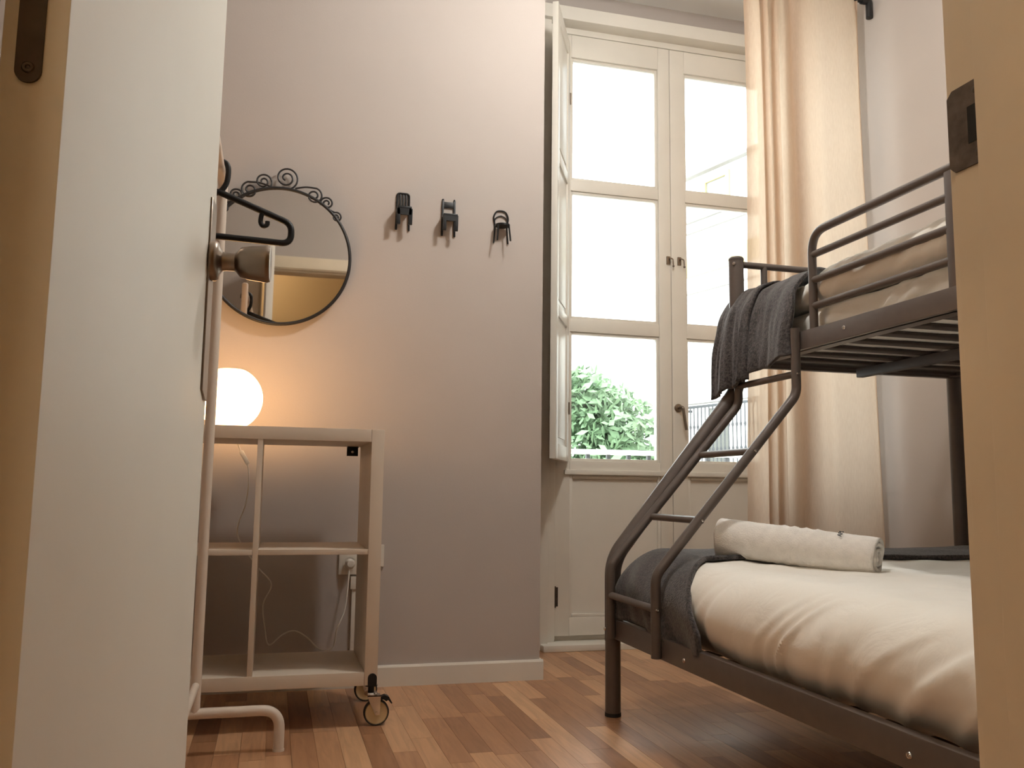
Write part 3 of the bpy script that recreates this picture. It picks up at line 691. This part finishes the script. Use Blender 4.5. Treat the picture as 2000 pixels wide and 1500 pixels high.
# ------------------------------------------------------------------ shelf unit on casters
SX0, SX1, SY0, SY1, SZ0, SZ1 = -0.437, 0.343, 2.880, 3.272, 0.128, 0.937; T = 0.041; t2 = 0.0165; XM = -0.047; ZM = 0.535
sf = thing('shelf_unit', 'white open cube shelf unit on casters under the mirror', 'shelf', (XM, 3.07, 0))
for x0, x1 in ((SX0, SX0 + T), (SX1 - T, SX1)):
    b = new(); box(b, (x0, SY0, SZ0), (x1, SY1, SZ1), 0.0012); obj('side_panel', b, SHELFM, sf)
b = new(); box(b, (SX0 + T + 0.0006, SY0, SZ1 - T), (SX1 - T - 0.0006, SY1, SZ1), 0.0012); obj('top_panel', b, SHELFM, sf)
b = new(); box(b, (SX0 + T + 0.0006, SY0, SZ0), (SX1 - T - 0.0006, SY1, SZ0 + T), 0.0012); obj('bottom_panel', b, SHELFM, sf)
b = new(); box(b, (XM - t2 / 2, SY0 + 0.002, SZ0 + T), (XM + t2 / 2, SY1, SZ1 - T), 0.0008); obj('divider', b, SHELFM, sf)
for x0, x1 in ((SX0 + T, XM - t2 / 2), (XM + t2 / 2, SX1 - T)):
    b = new(); box(b, (x0 + 0.0004, SY0 + 0.002, ZM), (x1 - 0.0004, SY1, ZM + t2), 0.0008); obj('shelf_board', b, SHELFM, sf)
b = new(); box(b, (0.252, 3.250, 0.862), (0.292, 3.262, 0.896), 0.001); box(b, (0.252, 3.225, 0.892), (0.292, 3.262, 0.8955)); wbk = obj('wall_bracket', b, BLACKP, sf)
b = new(); lathe(b, [(0, 0), (0.0065, 0), (0.005, 0.003), (0, 0.004)], (0.272, 3.250, 0.877), (0, -1, 0), 14); obj('screw', b, CHROME, wbk)
def caster(x, y, front):
    c = bpy.data.objects.new('caster', None); COL.objects.link(c); c.parent = sf; ORG[c] = ORG[sf]
    b = new(); lathe(b, [(0, 0), (0.020, 0), (0.020, 0.005), (0, 0.005)], (x - 0.018, y, SZ0 - 0.006), seg=20); cyl(b, (x - 0.018, y, SZ0 - 0.005), (x - 0.018, y, 0.104), 0.010, 14); obj('stem', b, BLACKP, c)
    b = new(); lathe(b, [(0, 0), (0.019, 0), (0.022, 0.004), (0.019, 0.009), (0, 0.010)], (x - 0.018, y, 0.0945), seg=22)
    for s in (-1, 1): prism(b, [(x - 0.030, y + s * 0.0135, 0.094), (x + 0.012, y + s * 0.0135, 0.094), (x + 0.010, y + s * 0.0135, 0.034), (x - 0.004, y + s * 0.0135, 0.034), (x - 0.022, y + s * 0.0135, 0.072)], (0, s * 0.002, 0))
    box(b, (x - 0.030, y - 0.0155, 0.091), (x + 0.012, y + 0.0155, 0.0945)); obj('fork', b, CHROME, c)
    b = new(); lathe(b, [(0.034, -0.009), (0.0385, -0.009), (0.0405, -0.006), (0.0405, 0.006), (0.0385, 0.009), (0.034, 0.009)], (x, y, 0.0405), (0, 1, 0), 32); obj('tyre', b, RUBBER, c)
    b = new(); lathe(b, [(0, -0.011), (0.008, -0.011), (0.010, -0.0075), (0.030, -0.0075), (0.0355, -0.0092), (0.0355, 0.0092), (0.030, 0.0075), (0.010, 0.0075), (0, 0.011)], (x, y, 0.0405), (0, 1, 0), 32); obj('wheel', b, WHEELM, c)
    b = new(); cyl(b, (x, y - 0.0175, 0.0405), (x, y + 0.0175, 0.0405), 0.0045, 12); obj('axle', b, CHROME, c)
    if front:
        b = new(); pts = [(0.010, 0.088), (0.026, 0.093), (0.038, 0.088), (0.050, 0.068), (0.046, 0.066), (0.036, 0.078), (0.030, 0.074), (0.022, 0.080), (0.010, 0.080)]
        prism(b, [(x + px, y - 0.012, pz) for px, pz in pts], (0, 0.024, 0)); obj('brake_lever', b, BLACKP, c)
        b = new(); prism(b, [(x - 0.032, SY0 - 0.004, SZ0 - 0.001), (x - 0.004, SY0 - 0.004, SZ0 - 0.001)] + [(x - 0.018 + 0.014 * math.cos(R(k)), SY0 - 0.004, SZ0 + 0.024 + 0.013 * math.sin(R(k))) for k in range(0, 181, 20)], (0, 0.004, 0))
        bmesh.ops.translate(b, verts=b.verts, vec=(0, 0, 0)); obj('mounting_tab', b, BLACKP, c)
caster(0.345, 2.905, True); caster(-0.415, 2.905, True); caster(0.345, 3.235, False); caster(-0.415, 3.235, False)

# ------------------------------------------------------------------ table lamp (its own light)
LX, LY = -0.155, 3.085
GL = emit('lit_opal_glass', (1.0, 0.56, 0.23), TABLE_LAMP)
lp = thing('table_lamp', 'lit white glass globe table lamp on the shelf unit', 'lamp', (LX, LY, SZ1))
b = new(); prof = []; R0 = 0.1065; zc = SZ1 + 0.103
prof.append((0.0, SZ1 + 0.006 - zc))
for k in range(0, 25):
    a = -R(66) + (R(66) + R(64)) * k / 24; prof.append((R0 * math.cos(a), R0 * math.sin(a)))
prof.append((0.040, R0 * math.sin(R(64)) + 0.002)); prof.append((0.0, R0 * math.sin(R(64)) + 0.003))
lathe(b, prof, (LX, LY, zc), seg=40); obj('globe', b, GL, lp)
b = new(); lathe(b, [(0, 0), (0.052, 0), (0.052, 0.0055), (0, 0.0055)], (LX, LY, SZ1), seg=28); obj('base_ring', b, PLUGW, lp)
b = new(); cp = [(-0.150, 3.16, 0.945), (-0.146, 3.28, 0.944), (-0.141, 3.335, 0.925), (-0.123, 3.36, 0.877), (-0.097, 3.36, 0.831), (-0.089, 3.36, 0.766), (-0.096, 3.36, 0.683), (-0.12, 3.36, 0.6), (-0.107, 3.36, 0.545), (-0.04, 3.36, 0.453), (0.007, 3.36, 0.395), (-0.019, 3.36, 0.326), (-0.01, 3.36, 0.245), (0.007, 3.36, 0.182), (0.051, 3.36, 0.216), (0.095, 3.36, 0.229), (0.141, 3.36, 0.204), (0.188, 3.36, 0.161), (0.234, 3.36, 0.165), (0.247, 3.37, 0.229), (0.276, 3.39, 0.302), (0.289, 3.42, 0.43), (0.292, 3.44, 0.461)]
tube(b, spline(cp, 5), 0.0028, 8); obj('cord', b, PLUGW, lp)
b = new(); obox(b, Vector((-0.108, 3.36, 0.852)), Vector((0.866, 0, 0.5)), Vector((0, 1, 0)), Vector((-0.5, 0, 0.866)), (-0.008, -0.009, -0.027), (0.008, 0.009, 0.027), 0.004); obj('cord_switch', b, PLUGW, lp)
b = new(); lathe(b, [(0.0185, 0), (0.0185, 0.018), (0.012, 0.030), (0, 0.032)], (0.293, WB - 0.011, 0.461), (0, -1, 0), 20); obj('plug', b, PLUGW, lp)

# ------------------------------------------------------------------ wall sockets and trunking
def socket(x, z, label):
    s = thing('wall_socket', label, 'socket', (x, WB, z - 0.042))
    b = new(); box(b, (x - 0.042, WB - 0.010, z - 0.042), (x + 0.042, WB - 0.0002, z + 0.042), 0.003); obj('face_plate', b, PLUGW, s)
    b = new(); lathe(b, [(0.026, 0.0), (0.026, 0.002), (0.023, 0.002), (0.022, -0.004), (0, -0.004)], (x, WB - 0.010, z), (0, -1, 0), 28); obj('socket_well', b, PLUGW, s)
socket(0.293, 0.461, 'white wall socket seen through the lower right shelf opening'); socket(0.380, 0.489, 'white wall socket half hidden beside the shelf side panel')
tk = thing('cable_trunking', 'narrow white cable trunking running down below the wall socket', 'trunking', (0.315, WB, 0.08))
b = new(); box(b, (0.303, WB - 0.014, 0.079), (0.327, WB - 0.0002, 0.365), 0.002); obj('trunk_cover', b, PLUGW, tk)
b = new(); box(b, (0.297, WB - 0.020, 0.365), (0.333, WB - 0.0002, 0.412), 0.003); obj('junction_box', b, PLUGW, tk)

# ------------------------------------------------------------------ round mirror with scrollwork
MC = Vector((-0.018, WB - 0.026, 1.634)); MR = 0.268
mr = thing('wall_mirror', 'round wall mirror with black iron scrollwork on top', 'mirror', (MC.x, WB, MC.z - MR))
b = new(); lathe(b, [(0, -0.003), (MR - 0.002, -0.003), (MR - 0.002, 0.002), (0, 0.002)], MC, (0, -1, 0), 96); [setattr(v.co, 'y', v.co.y - (v.co.x - MC.x) * math.tan(R(0.7))) for v in b.verts]; obj('mirror_glass', b, MIRROR, mr)
b = new(); tube(b, [MC + Vector((math.cos(a) * MR, -0.002, math.sin(a) * MR)) for a in [2 * math.pi * k / 96 for k in range(96)]], 0.0068, 10, True); obj('rim', b, BLACKI, mr)
def spiral(cx, cz, r, a0, turns, d, tail=None):
    pts = []
    n = int(26 * turns)
    for k in range(n + 1):
        f = k / n; a = a0 + d * 2 * math.pi * turns * f; rr = r * (1 - 0.78 * f); pts.append(Vector((cx + math.cos(a) * rr, WB - 0.030, cz + math.sin(a) * rr)))
    if tail: pts = spline([Vector((x, WB - 0.030, z)) for x, z in tail] + [pts[0]], 6)[:-1] + pts
    b = new(); tube(b, pts, 0.0036, 8); return obj('scroll', b, BLACKI, mr)
spiral(-0.004, 1.945, 0.046, R(-80), 1.9, 1)
for s in (1, -1):
    X = lambda x: MC.x + s * (x - MC.x)
    def A(a): return a if s == 1 else math.pi - a
    spiral(X(0.104) , 1.884, 0.032, A(R(75)), 1.6, -s, [(X(0.030), 1.906), (X(0.070), 1.916)])
    spiral(X(0.154), 1.859, 0.026, A(R(200)), 1.7, -s)
    spiral(X(0.193), 1.806, 0.020, A(R(110)), 1.5, -s, [(X(0.160), 1.835), (X(0.176), 1.828)])
spiral(-0.090, 1.922, 0.034, R(-60), 1.7, 1)

# ------------------------------------------------------------------ three chair-shaped hooks
def hook_base(x, z, label):
    return thing('chair_hook', label, 'coat hook', (x, WB, z), 'black chair-shaped coat hooks')
def bar(b, p0, p1, w, d):
    p0 = Vector(p0); p1 = Vector(p1); t = (p1 - p0); L = t.length; t.normalize(); y = Vector((0, 1, 0)); y = (y - t * y.dot(t)).normalized() if abs(t.y) < 0.9 else Vector((0, 0, 1)); x = y.cross(t)
    obox(b, p0, x, y, t, (-w / 2, -d / 2, 0), (w / 2, d / 2, L), 0.0008)
YB = WB - 0.005
# slatted round-topped chair
x, zt = 0.457, 1.940; hk = hook_base(x, zt - 0.155, 'black chair-shaped hook with upright slats, nearest the mirror')
b = new(); tube(b, fillet([(x - 0.026, YB, zt - 0.155), (x - 0.024, YB, zt - 0.003), (x + 0.024, YB, zt - 0.003), (x + 0.026, YB, zt - 0.155)], 0.012), 0.0044, 8); obj('back_frame', b, BLACKP, hk)
for k in (-1, 0, 1):
    b = new(); bar(b, (x + k * 0.0118, YB, zt - 0.073), (x + k * 0.0118, YB, zt - 0.004), 0.0066, 0.004); obj('slat', b, BLACKP, hk)
b = new(); box(b, (x - 0.029, WB - 0.060, zt - 0.082), (x + 0.029, WB - 0.001, zt - 0.071), 0.002); box(b, (x - 0.029, WB - 0.060, zt - 0.106), (x + 0.029, WB - 0.050, zt - 0.078)); obj('seat', b, BLACKP, hk)
for s in (-1, 1):
    b = new(); bar(b, (x + s * 0.024, WB - 0.054, zt - 0.145), (x + s * 0.025, WB - 0.054, zt - 0.080), 0.0150, 0.012); obj('leg', b, BLACKP, hk)
# ladder-back chair
x, zt = 0.645, 1.926; hk = hook_base(x, zt - 0.150, 'black chair-shaped hook with one broad back rail, middle of the row')
for s in (-1, 1):
    b = new(); bar(b, (x + s * 0.026, YB, zt - 0.150), (x + s * 0.024, YB, zt), 0.0085, 0.008); lathe(b, [(0.004, 0), (0.0045, 0.003), (0.0028, 0.006), (0, 0.007)], (x + s * 0.024, YB, zt), seg=10); obj('back_post', b, BLACKP, hk)
    b = new(); bar(b, (x + s * 0.024, WB - 0.054, zt - 0.140), (x + s * 0.025, WB - 0.054, zt - 0.076), 0.0130, 0.011); obj('leg', b, BLACKP, hk)
b = new(); box(b, (x - 0.024, YB - 0.003, zt - 0.031), (x + 0.024, YB + 0.002, zt - 0.006), 0.002); obj('back_rail', b, BLACKP, hk)
b = new(); box(b, (x - 0.029, WB - 0.060, zt - 0.080), (x + 0.029, WB - 0.001, zt - 0.070), 0.002); box(b, (x - 0.029, WB - 0.060, zt - 0.100), (x + 0.029, WB - 0.050, zt - 0.076)); obj('seat', b, BLACKP, hk)
# bentwood chair
x, zt = 0.868, 1.905; hk = hook_base(x, zt - 0.145, 'black chair-shaped hook with a bent hoop back, nearest the window')
b = new(); tube(b, spline([(x - 0.030, YB, zt - 0.140), (x - 0.026, YB, zt - 0.070), (x - 0.031, YB, zt - 0.032), (x - 0.020, YB, zt - 0.006), (x, YB, zt), (x + 0.020, YB, zt - 0.006), (x + 0.031, YB, zt - 0.032), (x + 0.026, YB, zt - 0.070), (x + 0.031, YB, zt - 0.140)], 8), 0.0034, 8); obj('back_hoop', b, BLACKP, hk)
b = new(); tube(b, spline([(x - 0.026, YB, zt - 0.060), (x - 0.025, YB, zt - 0.036), (x, YB, zt - 0.022), (x + 0.025, YB, zt - 0.036), (x + 0.026, YB, zt - 0.060)], 8), 0.0026, 8); obj('inner_hoop', b, BLACKP, hk)
b = new(); lathe(b, [(0, 0), (0.030, 0), (0.031, 0.004), (0.030, 0.009), (0, 0.010)], (x, WB - 0.033, zt - 0.076), seg=28); obj('seat', b, BLACKP, hk)
for s in (-1, 1):
    b = new(); tube(b, [(x + s * 0.022, WB - 0.052, zt - 0.070), (x + s * 0.028, WB - 0.060, zt - 0.142)], 0.0036, 8); obj('leg', b, BLACKP, hk)

# ------------------------------------------------------------------ clothes rack and hanger
KX = -0.187; KY0, KY1 = 1.760, 2.690
rk = thing('clothes_rack', 'white metal clothes rack with arched feet beside the door', 'clothes rack', (KX, (KY0 + KY1) / 2, 0))
for y in (KY0, KY1):
    b = new(); tube(b, [(KX, y, 0.112), (KX, y, 1.674)], 0.0145, 16); p = obj('post', b, RACKM, rk)
    b = new(); lathe(b, [(0.0145, 0), (0.0145, 0.004), (0.009, 0.010), (0, 0.012)], (KX, y, 1.674), seg=16); obj('post_cap', b, RACKM, p)
    b = new(); tube(b, fillet([(KX - 0.232, y, 0.004), (KX - 0.232, y, 0.113), (KX + 0.232, y, 0.113), (KX + 0.232, y, 0.004)], 0.062, 10), 0.0150, 16); f_ = obj('foot_hoop', b, RACKM, rk)
    for s in (-1, 1):
        b = new(); lathe(b, [(0, 0), (0.0165, 0), (0.0165, 0.006), (0, 0.006)], (KX + s * 0.232, y, 0), seg=16); obj('foot_cap', b, RACKM, f_)
b = new(); cyl(b, (KX, KY0 + 0.01, 1.645), (KX, KY1 - 0.01, 1.645), 0.0135, 16); obj('hanging_rail', b, RACKM, rk)
b = new(); cyl(b, (KX, KY0 + 0.01, 0.190), (KX, KY1 - 0.01, 0.190), 0.0105, 14); obj('lower_rail', b, RACKM, rk)
HY = 2.545
hn = thing('clothes_hanger', 'black plastic clothes hanger hanging on the white rack', 'hanger', (KX, HY, 1.44))
def hp(x, z): return (KX + x * 0.96, HY + 0.02 * x, z - 0.027 - 0.02 * x)
b = new(); tube(b, spline([hp(-0.022, 1.668), hp(-0.018, 1.690), hp(0.0, 1.6945), hp(0.018, 1.688), hp(0.0235, 1.668), hp(0.021, 1.635), hp(0.010, 1.612), hp(-0.002, 1.600)], 7), 0.0078, 12); obj('hook', b, BLACKP, hn)
b = new(); tube(b, fillet([hp(0.0, 1.603), hp(0.212, 1.533), hp(0.212, 1.474), hp(0, 1.474), hp(-0.212, 1.474), hp(-0.212, 1.533), hp(0.0, 1.603)], 0.034, 10), 0.0095, 12); obj('body', b, BLACKP, hn)
for s in (1, -1):
    b = new(); tube(b, spline([hp(s * 0.125, 1.556), hp(s * 0.122, 1.530), hp(s * 0.130, 1.518), hp(s * 0.141, 1.523), hp(s * 0.142, 1.533)], 6), 0.0068, 10); obj('strap_notch', b, BLACKP, hn)

# ------------------------------------------------------------------ ceiling lamps (out of view, they light room and hall)
def ceiling_lamp(name, x, y, z, r, m, label, drop=0.03):
    l = thing(name, label, 'lamp', (x, y, z - 2 * r - drop))
    b = new(); lathe(b, [(0, 0), (0.07, 0), (0.07, -0.02), (0.05, -0.035), (0, -0.035)], (x, y, z), seg=28); obj('ceiling_rose', b, WHITE, l)
    if drop > 0.1:
        b = new(); cyl(b, (x, y, z - 0.03), (x, y, z - drop), 0.003, 8); obj('cord', b, BLACKP, l)
    b = new(); lathe(b, [(r * math.cos(a), r * math.sin(a)) for a in [R(-90) + R(165) * k / 20 for k in range(21)]], (x, y, z - r - drop), seg=32); obj('globe', b, m, l)
ceiling_lamp('pendant_lamp', 1.16, 2.34, CZ, 0.09, emit('lit_ceiling_globe', (1.0, 0.975, 0.93), CEIL_LAMP), 'lit opal globe pendant hanging from the bedroom ceiling', 0.47)
ceiling_lamp('ceiling_lamp', -0.60, -0.45, 2.95, 0.10, emit('lit_hall_globe', (1.0, 0.81, 0.58), HALL_LAMP), 'lit warm globe on the hall ceiling')
